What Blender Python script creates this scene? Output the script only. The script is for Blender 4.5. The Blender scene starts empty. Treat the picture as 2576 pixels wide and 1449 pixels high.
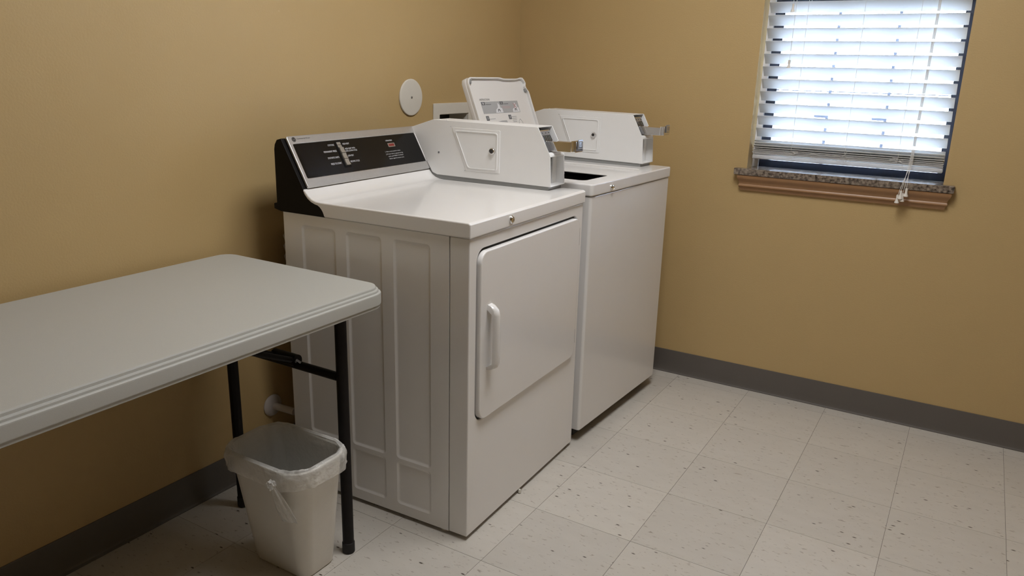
import bpy, bmesh, math, random
from mathutils import Matrix, Vector
random.seed(7)
S = bpy.context.scene
COL = S.collection
PI = math.pi

# ------------------------------------------------------------------ camera
F_PX = 1938.356
CAM = (1.8369, -3.1103, 1.2759)
YAW, PIT, ROL = 0.5350, -0.2775, 0.0263
fw = Vector((-math.sin(YAW)*math.cos(PIT), math.cos(YAW)*math.cos(PIT), math.sin(PIT)))
rt = fw.cross(Vector((0, 0, 1))).normalized()
up = rt.cross(fw)
r2 = rt*math.cos(ROL) + up*math.sin(ROL)
u2 = -rt*math.sin(ROL) + up*math.cos(ROL)
cd = bpy.data.cameras.new('camera')
cd.sensor_fit = 'HORIZONTAL'
cd.sensor_width = 36.0
cd.lens = 36.0*F_PX/2576.0
cd.clip_start = 0.02
cam = bpy.data.objects.new('camera', cd)
M = Matrix((r2, u2, -fw)).transposed().to_4x4()
M.translation = Vector(CAM)
cam.matrix_world = M
COL.objects.link(cam)
S.camera = cam

# ------------------------------------------------------------------ sky and exposure
w = bpy.data.worlds.new('overcast_sky')
S.world = w
w.use_nodes = True
bgn = w.node_tree.nodes['Background']
bgn.inputs['Color'].default_value = (0.70, 0.81, 1.0, 1)
bgn.inputs['Strength'].default_value = 44.0
S.view_settings.view_transform = 'Standard'
S.view_settings.look = 'None'
S.view_settings.gamma = 1.0
S.view_settings.use_curve_mapping = False
S.view_settings.exposure = 0.0
LAMP_STRENGTH = 16.3
LAMP_COLOR = (1.0, 0.99, 0.985)
LAMP_POS = (1.34, -1.45)

# ------------------------------------------------------------------ materials
def srgb(r, g, b):
    def f(c):
        c /= 255.0
        return c/12.92 if c <= 0.04045 else ((c+0.055)/1.055)**2.4
    return (f(r), f(g), f(b), 1.0)

def new_mat(name):
    m = bpy.data.materials.new(name)
    m.use_nodes = True
    nt = m.node_tree
    b = nt.nodes['Principled BSDF']
    return m, nt, b

def mat(name, col, rough=0.5, metal=0.0, spec=0.5, noise=0.0, nscale=30.0, bump=0.0, bscale=200.0, coat=0.0):
    """Principled surface with optional procedural tone variation and fine relief."""
    m, nt, b = new_mat(name)
    c = (col[0], col[1], col[2], 1.0)
    b.inputs['Base Color'].default_value = c
    b.inputs['Roughness'].default_value = rough
    b.inputs['Metallic'].default_value = metal
    b.inputs['Specular IOR Level'].default_value = spec
    b.inputs['Coat Weight'].default_value = coat
    b.inputs['Coat Roughness'].default_value = 0.12
    tc = nt.nodes.new('ShaderNodeTexCoord')
    if noise:
        n = nt.nodes.new('ShaderNodeTexNoise')
        n.inputs['Scale'].default_value = nscale
        n.inputs['Detail'].default_value = 4
        mx = nt.nodes.new('ShaderNodeMix')
        mx.data_type = 'RGBA'
        nt.links.new(tc.outputs['Object'], n.inputs['Vector'])
        nt.links.new(n.outputs['Fac'], mx.inputs['Factor'])
        mx.inputs['A'].default_value = tuple(min(1, v*(1-noise)) for v in c[:3])+(1,)
        mx.inputs['B'].default_value = tuple(min(1, v*(1+noise)) for v in c[:3])+(1,)
        nt.links.new(mx.outputs['Result'], b.inputs['Base Color'])
    if bump:
        n2 = nt.nodes.new('ShaderNodeTexNoise')
        n2.inputs['Scale'].default_value = bscale
        n2.inputs['Detail'].default_value = 2
        bp = nt.nodes.new('ShaderNodeBump')
        bp.inputs['Strength'].default_value = bump
        bp.inputs['Distance'].default_value = 0.002
        nt.links.new(tc.outputs['Object'], n2.inputs['Vector'])
        nt.links.new(n2.outputs['Fac'], bp.inputs['Height'])
        nt.links.new(bp.outputs['Normal'], b.inputs['Normal'])
    return m

MT = {}
MT['wall'] = mat('tan_wall_paint', (0.52, 0.37, 0.170), 0.55, noise=0.04, nscale=3, bump=0.22, bscale=190)
MT['ceiling'] = mat('ceiling_white', (0.50, 0.49, 0.475), 0.9, noise=0.05, nscale=60)
MT['enamel'] = mat('white_enamel', (0.83, 0.815, 0.80), 0.17, noise=0.012, nscale=8, coat=0.25)
MT['washer_enamel'] = mat('washer_enamel', (0.79, 0.775, 0.76), 0.20, noise=0.012, nscale=8, coat=0.25)
MT['box_paint'] = mat('coin_box_paint', (0.86, 0.86, 0.855), 0.40, noise=0.015, nscale=30, bump=0.05, bscale=500)
MT['grey_base'] = mat('grey_base', (0.30, 0.305, 0.30), 0.5, noise=0.05)
MT['black_plastic'] = mat('black_plastic', (0.006, 0.0052, 0.005), 0.5, spec=0.15, noise=0.2, nscale=60)
MT['panel_black'] = mat('gloss_black_panel', (0.004, 0.0035, 0.0035), 0.2, spec=0.3, noise=0.2, nscale=40)
MT['silver'] = mat('brushed_silver', (0.62, 0.61, 0.60), 0.36, metal=0.85, noise=0.04, nscale=120)
MT['chrome'] = mat('chrome', (0.80, 0.79, 0.78), 0.10, metal=1.0, noise=0.03, nscale=50)
MT['dull_steel'] = mat('dull_steel', (0.42, 0.43, 0.46), 0.35, metal=0.9, noise=0.08, nscale=80)
MT['key'] = mat('key_silver', (0.40, 0.37, 0.32), 0.35, metal=0.5, noise=0.06, nscale=200)
MT['print_white'] = mat('print_white', (0.72, 0.72, 0.74), 0.6, noise=0.03)
MT['print_black'] = mat('print_black', (0.012, 0.012, 0.012), 0.7, spec=0.05, noise=0.05)
MT['print_dark'] = mat('print_dark_grey', (0.17, 0.17, 0.175), 0.7, spec=0.1, noise=0.05)
MT['print_grey'] = mat('print_grey', (0.42, 0.42, 0.42), 0.7, spec=0.1, noise=0.04)
MT['print_pink'] = mat('print_pink', (0.52, 0.37, 0.37), 0.7, spec=0.1, noise=0.05)
MT['red'] = mat('red_lens', (0.22, 0.02, 0.015), 0.3, noise=0.1)
MT['dark'] = mat('dark_part_and_shade', (0.012, 0.011, 0.010), 0.7, noise=0.2)  # near-black parts, and shade painted into openings and recesses
MT['gap_and_hinge'] = mat('dark_gap_and_hinge', (0.035, 0.032, 0.03), 0.7, noise=0.1)  # shade painted into the door gap; also the dark hinges and keyway
MT['tub'] = mat('tub_interior', (0.05, 0.042, 0.032), 0.35, noise=0.15)
MT['table'] = mat('table_top_plastic', (0.48, 0.48, 0.45), 0.5, noise=0.03, nscale=300, bump=0.12, bscale=900)
MT['black_metal'] = mat('black_tube', (0.008, 0.006, 0.0055), 0.45, spec=0.2, noise=0.15, nscale=60)
MT['rubber'] = mat('rubber_cap', (0.012, 0.011, 0.011), 0.7, noise=0.15)
MT['bin'] = mat('bin_plastic', (0.76, 0.735, 0.68), 0.5, noise=0.03, nscale=60, bump=0.08, bscale=500)
MT['base_vinyl'] = mat('grey_cove_base', (0.125, 0.112, 0.10), 0.42, noise=0.06, nscale=10)
MT['wood'] = mat('apron_wood', (0.34, 0.185, 0.085), 0.38, noise=0.12, nscale=25)
MT['plate'] = mat('white_plate', (0.72, 0.69, 0.62), 0.45, noise=0.02)
MT['frame'] = mat('dark_window_frame', (0.018, 0.022, 0.034), 0.45, spec=0.3, noise=0.1)
MT['jamb'] = mat('white_jamb', (0.70, 0.68, 0.68), 0.55, noise=0.03)
MT['muntin'] = mat('muntin_grey', (0.16, 0.18, 0.24), 0.5, noise=0.05)
MT['cord'] = mat('cord_white', (0.74, 0.72, 0.68), 0.7, noise=0.04)
MT['tassel'] = mat('tassel_plastic', (0.78, 0.74, 0.68), 0.4, noise=0.03)
MT['pipe'] = mat('pipe_pvc', (0.55, 0.50, 0.47), 0.5, noise=0.05)
MT['duct'] = mat('duct_foil', (0.45, 0.44, 0.42), 0.5, metal=0.3, noise=0.1)
MT['concrete'] = mat('pale_concrete', (0.62, 0.62, 0.60), 0.9, noise=0.08, nscale=2)
MT['stucco'] = mat('outside_stucco', (0.55, 0.52, 0.47), 0.9, noise=0.05, nscale=4)
MT['subfloor'] = mat('joint_dirt', (0.16, 0.14, 0.12), 0.85, noise=0.15, nscale=20)

def slat_mat():
    m, nt, b = new_mat('blind_vinyl')
    b.inputs['Base Color'].default_value = (0.80, 0.79, 0.77, 1)
    b.inputs['Roughness'].default_value = 0.45
    tr = nt.nodes.new('ShaderNodeBsdfTranslucent')
    tr.inputs['Color'].default_value = (0.80, 0.80, 0.80, 1)
    n = nt.nodes.new('ShaderNodeTexNoise'); n.inputs['Scale'].default_value = 40
    mr = nt.nodes.new('ShaderNodeMapRange')
    mr.inputs['To Min'].default_value = 0.42; mr.inputs['To Max'].default_value = 0.47
    mx = nt.nodes.new('ShaderNodeMixShader')
    nt.links.new(n.outputs['Fac'], mr.inputs['Value'])
    nt.links.new(mr.outputs['Result'], mx.inputs['Fac'])
    nt.links.new(b.outputs[0], mx.inputs[1]); nt.links.new(tr.outputs[0], mx.inputs[2])
    nt.links.new(mx.outputs[0], nt.nodes['Material Output'].inputs['Surface'])
    return m
MT['slat'] = slat_mat()

def glass_mat():
    m, nt, b = new_mat('window_glass')
    t = nt.nodes.new('ShaderNodeBsdfTransparent')
    t.inputs['Color'].default_value = (0.93, 0.97, 1, 1)
    g = nt.nodes.new('ShaderNodeBsdfGlossy'); g.inputs['Roughness'].default_value = 0.02
    fr = nt.nodes.new('ShaderNodeFresnel'); fr.inputs['IOR'].default_value = 1.45
    mx = nt.nodes.new('ShaderNodeMixShader')
    nt.links.new(fr.outputs[0], mx.inputs['Fac'])
    nt.links.new(t.outputs[0], mx.inputs[1]); nt.links.new(g.outputs[0], mx.inputs[2])
    nt.links.new(mx.outputs[0], nt.nodes['Material Output'].inputs['Surface'])
    return m
MT['glass'] = glass_mat()

def bag_mat():
    m, nt, b = new_mat('clear_bag_film')
    b.inputs['Base Color'].default_value = (0.92, 0.91, 0.88, 1)
    b.inputs['Roughness'].default_value = 0.12
    b.inputs['Specular IOR Level'].default_value = 1.0
    t = nt.nodes.new('ShaderNodeBsdfTransparent'); t.inputs['Color'].default_value = (0.95, 0.95, 0.94, 1)
    lw = nt.nodes.new('ShaderNodeLayerWeight'); lw.inputs['Blend'].default_value = 0.35
    n = nt.nodes.new('ShaderNodeTexNoise'); n.inputs['Scale'].default_value = 55; n.inputs['Detail'].default_value = 5
    bp = nt.nodes.new('ShaderNodeBump'); bp.inputs['Strength'].default_value = 0.9; bp.inputs['Distance'].default_value = 0.006
    tc = nt.nodes.new('ShaderNodeTexCoord')
    nt.links.new(tc.outputs['Object'], n.inputs['Vector'])
    nt.links.new(n.outputs['Fac'], bp.inputs['Height']); nt.links.new(bp.outputs['Normal'], b.inputs['Normal'])
    mr = nt.nodes.new('ShaderNodeMapRange'); mr.inputs['To Min'].default_value = 0.36; mr.inputs['To Max'].default_value = 0.90
    nt.links.new(lw.outputs['Facing'], mr.inputs['Value'])
    mx = nt.nodes.new('ShaderNodeMixShader')
    nt.links.new(mr.outputs['Result'], mx.inputs['Fac'])
    nt.links.new(t.outputs[0], mx.inputs[1]); nt.links.new(b.outputs[0], mx.inputs[2])
    nt.links.new(mx.outputs[0], nt.nodes['Material Output'].inputs['Surface'])
    return m
MT['bag'] = bag_mat()

def granite_mat():
    m, nt, b = new_mat('speckled_granite')
    tc = nt.nodes.new('ShaderNodeTexCoord')
    v = nt.nodes.new('ShaderNodeTexVoronoi'); v.inputs['Scale'].default_value = 130
    n = nt.nodes.new('ShaderNodeTexNoise'); n.inputs['Scale'].default_value = 95; n.inputs['Detail'].default_value = 6
    r1 = nt.nodes.new('ShaderNodeValToRGB')
    e = r1.color_ramp.elements
    e[0].position = 0.36; e[0].color = (0.014, 0.011, 0.009, 1)
    e[1].position = 0.62; e[1].color = (0.34, 0.28, 0.22, 1)
    x = e.new(0.47); x.color = (0.15, 0.11, 0.085, 1)
    mx = nt.nodes.new('ShaderNodeMix'); mx.data_type = 'RGBA'; mx.inputs['Factor'].default_value = 0.35
    nt.links.new(tc.outputs['Object'], v.inputs['Vector']); nt.links.new(tc.outputs['Object'], n.inputs['Vector'])
    nt.links.new(n.outputs['Fac'], r1.inputs['Fac'])
    r2_ = nt.nodes.new('ShaderNodeValToRGB')
    r2_.color_ramp.elements[0].color = (0.03, 0.025, 0.02, 1); r2_.color_ramp.elements[1].color = (0.36, 0.31, 0.26, 1)
    nt.links.new(v.outputs['Color'], r2_.inputs['Fac'])
    nt.links.new(r1.outputs['Color'], mx.inputs['A']); nt.links.new(r2_.outputs['Color'], mx.inputs['B'])
    nt.links.new(mx.outputs['Result'], b.inputs['Base Color'])
    b.inputs['Roughness'].default_value = 0.16
    return m
MT['granite'] = granite_mat()

def tile_mat():
    """Vinyl composition tile: cream with streaky brown and pale flecks; each tile shifts the pattern."""
    m, nt, b = new_mat('vinyl_tile')
    N = nt.nodes.new; L = nt.links.new
    tc = N('ShaderNodeTexCoord'); oi = N('ShaderNodeObjectInfo')
    mul = N('ShaderNodeVectorMath'); mul.operation = 'SCALE'
    cmb = N('ShaderNodeCombineXYZ')
    m1 = N('ShaderNodeMath'); m1.operation = 'MULTIPLY'; m1.inputs[1].default_value = 37.0
    m2 = N('ShaderNodeMath'); m2.operation = 'MULTIPLY'; m2.inputs[1].default_value = 91.0
    L(oi.outputs['Random'], m1.inputs[0]); L(oi.outputs['Random'], m2.inputs[0])
    L(m1.outputs[0], cmb.inputs['X']); L(m2.outputs[0], cmb.inputs['Y'])
    add = N('ShaderNodeVectorMath'); add.operation = 'ADD'
    L(tc.outputs['Object'], add.inputs[0]); L(cmb.outputs[0], add.inputs[1])
    mp = N('ShaderNodeMapping'); mp.inputs['Scale'].default_value = (0.42, 1.0, 1.0); mp.inputs['Rotation'].default_value = (0, 0, 0.12)
    L(add.outputs[0], mp.inputs['Vector'])
    def noise(scale, det=3, dist=0.0):
        n = N('ShaderNodeTexNoise'); n.inputs['Scale'].default_value = scale; n.inputs['Detail'].default_value = det
        n.inputs['Distortion'].default_value = dist
        L(mp.outputs['Vector'], n.inputs['Vector']); return n
    def ramp(src, a, bb):
        r = N('ShaderNodeMapRange'); r.inputs['From Min'].default_value = a; r.inputs['From Max'].default_value = bb
        L(src.outputs['Fac'], r.inputs['Value']); return r
    base = N('ShaderNodeMix'); base.data_type = 'RGBA'
    base.inputs['A'].default_value = (0.55, 0.515, 0.46, 1); base.inputs['B'].default_value = (0.62, 0.585, 0.53, 1)
    L(noise(28, 4).outputs['Fac'], base.inputs['Factor'])
    f1 = ramp(noise(120, 2, 0.6), 0.63, 0.74)
    s1 = N('ShaderNodeMath'); s1.operation = 'MULTIPLY'; s1.inputs[1].default_value = 0.75; L(f1.outputs[0], s1.inputs[0])
    mixa = N('ShaderNodeMix'); mixa.data_type = 'RGBA'; mixa.inputs['B'].default_value = (0.27, 0.225, 0.18, 1)
    L(s1.outputs[0], mixa.inputs['Factor']); L(base.outputs['Result'], mixa.inputs['A'])
    vor = N('ShaderNodeTexVoronoi'); vor.inputs['Scale'].default_value = 62; vor.inputs['Randomness'].default_value = 1.0
    L(mp.outputs['Vector'], vor.inputs['Vector'])
    sep = N('ShaderNodeSeparateColor'); L(vor.outputs['Color'], sep.inputs[0])
    near = N('ShaderNodeMapRange'); near.inputs['From Min'].default_value = 0.20; near.inputs['From Max'].default_value = 0.10
    L(vor.outputs['Distance'], near.inputs['Value'])
    few = N('ShaderNodeMath'); few.operation = 'GREATER_THAN'; few.inputs[1].default_value = 0.86; L(sep.outputs[0], few.inputs[0])
    mm = N('ShaderNodeMath'); mm.operation = 'MULTIPLY'; L(near.outputs[0], mm.inputs[0]); L(few.outputs[0], mm.inputs[1])
    mixb = N('ShaderNodeMix'); mixb.data_type = 'RGBA'; mixb.inputs['B'].default_value = (0.075, 0.058, 0.045, 1)
    L(mm.outputs[0], mixb.inputs['Factor']); L(mixa.outputs['Result'], mixb.inputs['A'])
    # a little tone difference from tile to tile
    hv = N('ShaderNodeHueSaturation')
    tv = N('ShaderNodeMapRange'); tv.inputs['To Min'].default_value = 0.95; tv.inputs['To Max'].default_value = 1.04
    L(oi.outputs['Random'], tv.inputs['Value']); L(tv.outputs[0], hv.inputs['Value'])
    L(mixb.outputs['Result'], hv.inputs['Color'])
    L(hv.outputs['Color'], b.inputs['Base Color'])
    b.inputs['Roughness'].default_value = 0.34
    return m
MT['tile'] = tile_mat()

# ------------------------------------------------------------------ mesh helpers
def box(bm, x0, x1, y0, y1, z0, z1):
    v = [bm.verts.new((x, y, z)) for z in (z0, z1) for x, y in ((x0, y0), (x1, y0), (x1, y1), (x0, y1))]
    for f in ((3, 2, 1, 0), (4, 5, 6, 7), (0, 1, 5, 4), (1, 2, 6, 5), (2, 3, 7, 6), (3, 0, 4, 7)):
        bm.faces.new([v[i] for i in f])
    return v

def prism(bm, pts, axis, a0, a1):
    """Extrude a 2D outline along axis ('x': pts are (y,z); 'y': (x,z); 'z': (x,y))."""
    def P(p, a):
        return {'x': (a, p[0], p[1]), 'y': (p[0], a, p[1]), 'z': (p[0], p[1], a)}[axis]
    A = [bm.verts.new(P(p, a0)) for p in pts]
    B = [bm.verts.new(P(p, a1)) for p in pts]
    n = len(pts)
    bm.faces.new(A); bm.faces.new(B[::-1])
    for i in range(n):
        bm.faces.new((A[i], B[i], B[(i+1) % n], A[(i+1) % n]))

def rrect(x0, x1, y0, y1, r, n=6):
    out = []
    for cx, cy, a in ((x1-r, y1-r, 0), (x0+r, y1-r, PI/2), (x0+r, y0+r, PI), (x1-r, y0+r, 1.5*PI)):
        for k in range(n+1):
            t = a+PI/2*k/n
            out.append((cx+r*math.cos(t), cy+r*math.sin(t)))
    return out

def ringplate(bm, outer, inner, axis, a0, a1):
    """Flat plate with a hole: both loops have the same number of points."""
    def P(p, a):
        return {'x': (a, p[0], p[1]), 'y': (p[0], a, p[1]), 'z': (p[0], p[1], a)}[axis]
    O0 = [bm.verts.new(P(p, a0)) for p in outer]; O1 = [bm.verts.new(P(p, a1)) for p in outer]
    I0 = [bm.verts.new(P(p, a0)) for p in inner]; I1 = [bm.verts.new(P(p, a1)) for p in inner]
    n = len(outer)
    for i in range(n):
        j = (i+1) % n
        bm.faces.new((O0[i], O0[j], I0[j], I0[i])); bm.faces.new((O1[i], I1[i], I1[j], O1[j]))
        bm.faces.new((O0[i], O1[i], O1[j], O0[j])); bm.faces.new((I0[i], I0[j], I1[j], I1[i]))

def tube(bm, pts, r, n=10, closed=False, caps=True):
    pts = [Vector(p) for p in pts]
    m = len(pts)
    rings = []
    ref = None
    for i, p in enumerate(pts):
        a = pts[(i-1) % m] if (i > 0 or closed) else p
        c = pts[(i+1) % m] if (i < m-1 or closed) else p
        t = (c-a).normalized()
        if ref is None:
            ref = Vector((0, 0, 1)) if abs(t.z) < 0.9 else Vector((1, 0, 0))
        ref = (ref-t*ref.dot(t)).normalized()
        b = t.cross(ref)
        rr = r[i] if isinstance(r, (list, tuple)) else r
        rings.append([bm.verts.new(p+ref*rr*math.cos(2*PI*k/n)+b*rr*math.sin(2*PI*k/n)) for k in range(n)])
    for i in range(m if closed else m-1):
        A, B = rings[i], rings[(i+1) % m]
        for k in range(n):
            bm.faces.new((A[k], A[(k+1) % n], B[(k+1) % n], B[k]))
    if caps and not closed:
        bm.faces.new(rings[0][::-1]); bm.faces.new(rings[-1])

def lathe(bm, prof, org, axis, n=24):
    """prof: (radius, height) pairs, revolved around axis from org."""
    rings = []
    for r, h in prof:
        ring = []
        for k in range(n):
            a = 2*PI*k/n
            c, s = r*math.cos(a), r*math.sin(a)
            o = {'x': (h, c, s), 'y': (s, h, c), 'z': (c, s, h)}[axis]
            ring.append(bm.verts.new((org[0]+o[0], org[1]+o[1], org[2]+o[2])))
        rings.append(ring)
    for A, B in zip(rings, rings[1:]):
        for k in range(n):
            bm.faces.new((A[k], A[(k+1) % n], B[(k+1) % n], B[k]))
    bm.faces.new(rings[0][::-1]); bm.faces.new(rings[-1])

def bevel(bm, off, seg=2, ang=30):
    bm.normal_update()
    es = [e for e in bm.edges if len(e.link_faces) == 2 and e.calc_face_angle(0) > math.radians(ang)]
    if es:
        bmesh.ops.bevel(bm, geom=es, offset=off, segments=seg, affect='EDGES', profile=0.5, clamp_overlap=True)

def mesh(name, bm, m, smooth=True, recalc=True):
    if recalc:
        bmesh.ops.recalc_face_normals(bm, faces=bm.faces)
    me = bpy.data.meshes.new(name)
    bm.to_mesh(me); bm.free()
    if smooth:
        me.shade_smooth()
        me.set_sharp_from_angle(angle=math.radians(35))
    me.materials.append(MT[m])
    return me

def link(name, me, parent=None, loc=None, rot=None):
    o = bpy.data.objects.new(name, me)
    COL.objects.link(o)
    if parent:
        o.parent = parent
    if loc:
        o.location = loc
    if rot:
        o.rotation_euler = rot
    if me and len(me.polygons) and me.polygons[0].use_smooth:
        wn = o.modifiers.new('weighted_normals', 'WEIGHTED_NORMAL')
        wn.keep_sharp = True
    return o

def obj(name, bm, m, parent=None, smooth=True, recalc=True):
    return link(name, mesh(name, bm, m, smooth, recalc), parent)

def empty(name, loc=(0, 0, 0), rz=0.0, parent=None):
    o = bpy.data.objects.new(name, None)
    o.empty_display_size = 0.1
    o.location = loc; o.rotation_euler = (0, 0, rz)
    COL.objects.link(o)
    if parent:
        o.parent = parent
    return o

def tag(o, label, cat, group=None):
    o['label'] = label; o['category'] = cat
    if group:
        o['group'] = group
    return o

def struct(o):
    o['kind'] = 'structure'
    return o

def bmn():
    return bmesh.new()

def bbox(name, m, parent, x0, x1, y0, y1, z0, z1, bv=0.0, seg=2):
    bm = bmn(); box(bm, x0, x1, y0, y1, z0, z1)
    if bv:
        bevel(bm, bv, seg)
    return obj(name, bm, m, parent)

def text_mesh(name, body, m, width=None, height=None, mtx=None, extrude=0.0002, align='LEFT', spacing=1.0):
    """Lettering as flat geometry, fitted to width and height, laid out by mtx (columns: right, up, normal)."""
    cu = bpy.data.curves.new(name, 'FONT')
    cu.body = body; cu.size = 1.0; cu.extrude = 0.0; cu.space_line = spacing
    cu.resolution_u = 2
    to = bpy.data.objects.new(name, cu)
    COL.objects.link(to)
    dg = bpy.context.evaluated_depsgraph_get()
    me = bpy.data.meshes.new_from_object(to.evaluated_get(dg))
    COL.objects.unlink(to); bpy.data.objects.remove(to); bpy.data.curves.remove(cu)
    xs = [v.co.x for v in me.vertices]; ys = [v.co.y for v in me.vertices]
    sx = width/(max(xs)-min(xs)); sy = height/(max(ys)-min(ys))
    x0, y0 = min(xs), min(ys)
    for v in me.vertices:
        v.co = mtx @ Vector(((v.co.x-x0)*sx, (v.co.y-y0)*sy, extrude))
    me.materials.clear(); me.materials.append(MT[m])
    return me

# ------------------------------------------------------------------ room shell
XR, YB, H = 3.6, -4.9, 2.50          # right wall, rear wall, ceiling height
WX0, WX1, WZ0, WZ1 = 1.060, 1.748, 0.8945, 2.06
OY0, OY1, OZ0, OZ1 = -0.611, -0.409, 0.955, 1.096   # recess of the outlet box in the left wall

def wall_with_hole(name, axis, a0, a1, u0, u1, z0, z1, hole):
    bm = bmn()
    us = [u0, hole[0], hole[1], u1]; zs = [z0, hole[2], hole[3], z1]
    def P(a, u, z):
        return (a, u, z) if axis == 'x' else (u, a, z)
    g = {}
    for k, a in enumerate((a0, a1)):
        for i, u in enumerate(us):
            for j, z in enumerate(zs):
                g[k, i, j] = bm.verts.new(P(a, u, z))
    for i in range(3):
        for j in range(3):
            if i == 1 and j == 1:
                continue
            for k in (0, 1):
                bm.faces.new([g[k, i, j], g[k, i+1, j], g[k, i+1, j+1], g[k, i, j+1]])
    def strip(seq):
        for A, B in zip(seq, seq[1:]):
            bm.faces.new([g[(0,)+A], g[(0,)+B], g[(1,)+B], g[(1,)+A]])
    strip([(1, 1), (2, 1), (2, 2), (1, 2), (1, 1)])
    strip([(0, 0), (1, 0), (2, 0), (3, 0), (3, 1), (3, 2), (3, 3), (2, 3), (1, 3), (0, 3), (0, 2), (0, 1), (0, 0)])
    return struct(obj(name, bm, 'wall', None, smooth=False))

wall_with_hole('wall_left', 'x', -0.12, 0.0, YB-0.1, 0.0, 0.0, H, (OY0, OY1, OZ0, OZ1))
wall_with_hole('wall_back', 'y', 0.0, 0.14, -0.12, XR+0.1, 0.0, H, (WX0, WX1, WZ0, WZ1))
struct(bbox('wall_right', 'wall', None, XR, XR+0.1, YB-0.1, 0.0, 0, H))
struct(bbox('wall_front', 'wall', None, 0.0, XR, YB-0.1, YB, 0, H))
struct(bbox('ceiling', 'ceiling', None, -0.12, XR+0.1, YB-0.1, 0.14, H, H+0.08))
floor = struct(bbox('floor', 'subfloor', None, -0.12, XR+0.1, YB-0.1, 0.14, -0.08, -0.0008))

# vinyl tiles, 12 inch, each its own piece of the floor
T = 0.3048
GX, GY, GR = 0.8667, -0.076, 0.0068
J = 0.0011
shared = {}
def tile(i, j):
    x0, x1 = GX+i*T, GX+(i+1)*T
    y1, y0 = GY-j*T, GY-(j+1)*T
    X0, X1 = max(x0, 0.0), min(x1, XR); Y0, Y1 = max(y0, YB), min(y1, 0.0)
    if X1-X0 < 0.004 or Y1-Y0 < 0.004:
        return
    wx, wy = round(X1-X0, 4), round(Y1-Y0, 4)
    if (wx, wy) not in shared:
        bm = bmn(); box(bm, -wx/2+J/2, wx/2-J/2, -wy/2+J/2, wy/2-J/2, -0.0035, 0.0)
        shared[wx, wy] = mesh('tile', bm, 'tile', smooth=False)
    o = link('tile', shared[wx, wy], floor, ((X0+X1)/2, (Y0+Y1)/2, 0.0))
for i in range(-3, 10):
    for j in range(-1, 17):
        tile(i, j)

# cove base
def baseboard(name, p0, p1, nrm):
    d = Vector(p1)-Vector(p0); n = Vector(nrm)
    prof = [(0, 0), (0.014, 0.0), (0.0142, 0.0025), (0.0085, 0.006), (0.0055, 0.013), (0.004, 0.03), (0.004, 0.098), (0.003, 0.1016), (0, 0.1016)]
    bm = bmn()
    A = [bm.verts.new(Vector(p0)+n*a+Vector((0, 0, z))) for a, z in prof]
    B = [bm.verts.new(Vector(p1)+n*a+Vector((0, 0, z))) for a, z in prof]
    bm.faces.new(A); bm.faces.new(B[::-1])
    for k in range(len(prof)):
        q = (k+1) % len(prof)
        bm.faces.new((A[k], B[k], B[q], A[q]))
    return struct(obj(name, bm, 'base_vinyl'))
baseboard('baseboard_left', (0, YB, 0), (0, 0, 0), (1, 0, 0))
baseboard('baseboard_back', (0, 0, 0), (XR, 0, 0), (0, -1, 0))
baseboard('baseboard_right', (XR, 0, 0), (XR, YB, 0), (-1, 0, 0))
baseboard('baseboard_front', (XR, YB, 0), (0, YB, 0), (0, 1, 0))

# outside: pale concrete apron under the overcast sky
g = struct(bbox('ground', 'concrete', None, -14, 18, 0.15, 32, -0.20, -0.12))

# ------------------------------------------------------------------ ceiling light (lens troffer)
def troffer(px, py):
    t = empty('ceiling_light', (px, py, H))
    tag(t, 'rectangular fluorescent ceiling light with white frame over the laundry floor', 'ceiling light')
    bm = bmn()
    ringplate(bm, rrect(-0.305, 0.305, -0.61, 0.61, 0.006), rrect(-0.27, 0.27, -0.575, 0.575, 0.004), 'z', -0.035, 0.0)
    obj('frame', bm, 'plate', t)
    m, nt, b = new_mat('lamp_diffuser')
    em = nt.nodes.new('ShaderNodeEmission')
    em.inputs['Color'].default_value = LAMP_COLOR+(1,)
    em.inputs['Strength'].default_value = LAMP_STRENGTH
    nt.links.new(em.outputs[0], nt.nodes['Material Output'].inputs['Surface'])
    MT['diffuser'] = m
    bbox('diffuser', 'diffuser', t, -0.27, 0.27, -0.575, 0.575, -0.03, -0.012)
    return t
troffer(*LAMP_POS)

# ------------------------------------------------------------------ window
win = struct(empty('window_1', (0, 0, 0)))
FY0, FY1 = 0.088, 0.128
bm = bmn(); box(bm, WX0+0.0005, 1.083, 0.075, FY1, 0.9215, WZ1-0.001); obj('jamb', bm, 'jamb', win)
bm = bmn()
box(bm, 1.0835, 1.120, FY0, FY1, 0.9215, WZ1-0.001)
box(bm, 1.720, WX1-0.0005, FY0, FY1, 0.9215, WZ1-0.001)
box(bm, 1.120, 1.720, FY0, FY1, 0.9215, 0.950)
box(bm, 1.120, 1.720, FY0, FY1, WZ1-0.05, WZ1-0.001)
obj('window_frame', bm, 'frame', win)
bm = bmn(); box(bm, 1.1202, 1.7198, FY0-0.006, FY1, 1.538, 1.585); obj('meeting_rail', bm, 'frame', win)
for x in (1.316, 1.520):
    for a, c in ((0.950, 1.538), (1.585, WZ1-0.05)):
        bm = bmn(); box(bm, x-0.0052, x+0.0052, 0.098, 0.107, a, c); obj('muntin', bm, 'muntin', win)
bm = bmn(); box(bm, 1.120, 1.720, 0.100, 0.106, 1.220, 1.2235); obj('muntin', bm, 'muntin', win)
for x in (1.296, 1.500):
    bm = bmn(); box(bm, x-0.026, x+0.026, 0.088, 0.0995, 1.124, 1.136); bevel(bm, 0.003); obj('outdoor_shape_block', bm, 'muntin', win)  # small added block standing in for a bluish shape outdoors
for a, c in ((0.950, 1.538), (1.585, WZ1-0.05)):
    bm = bmn(); box(bm, 1.120, 1.720, 0.110, 0.114, a, c); obj('pane', bm, 'glass', win, smooth=False)
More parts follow.
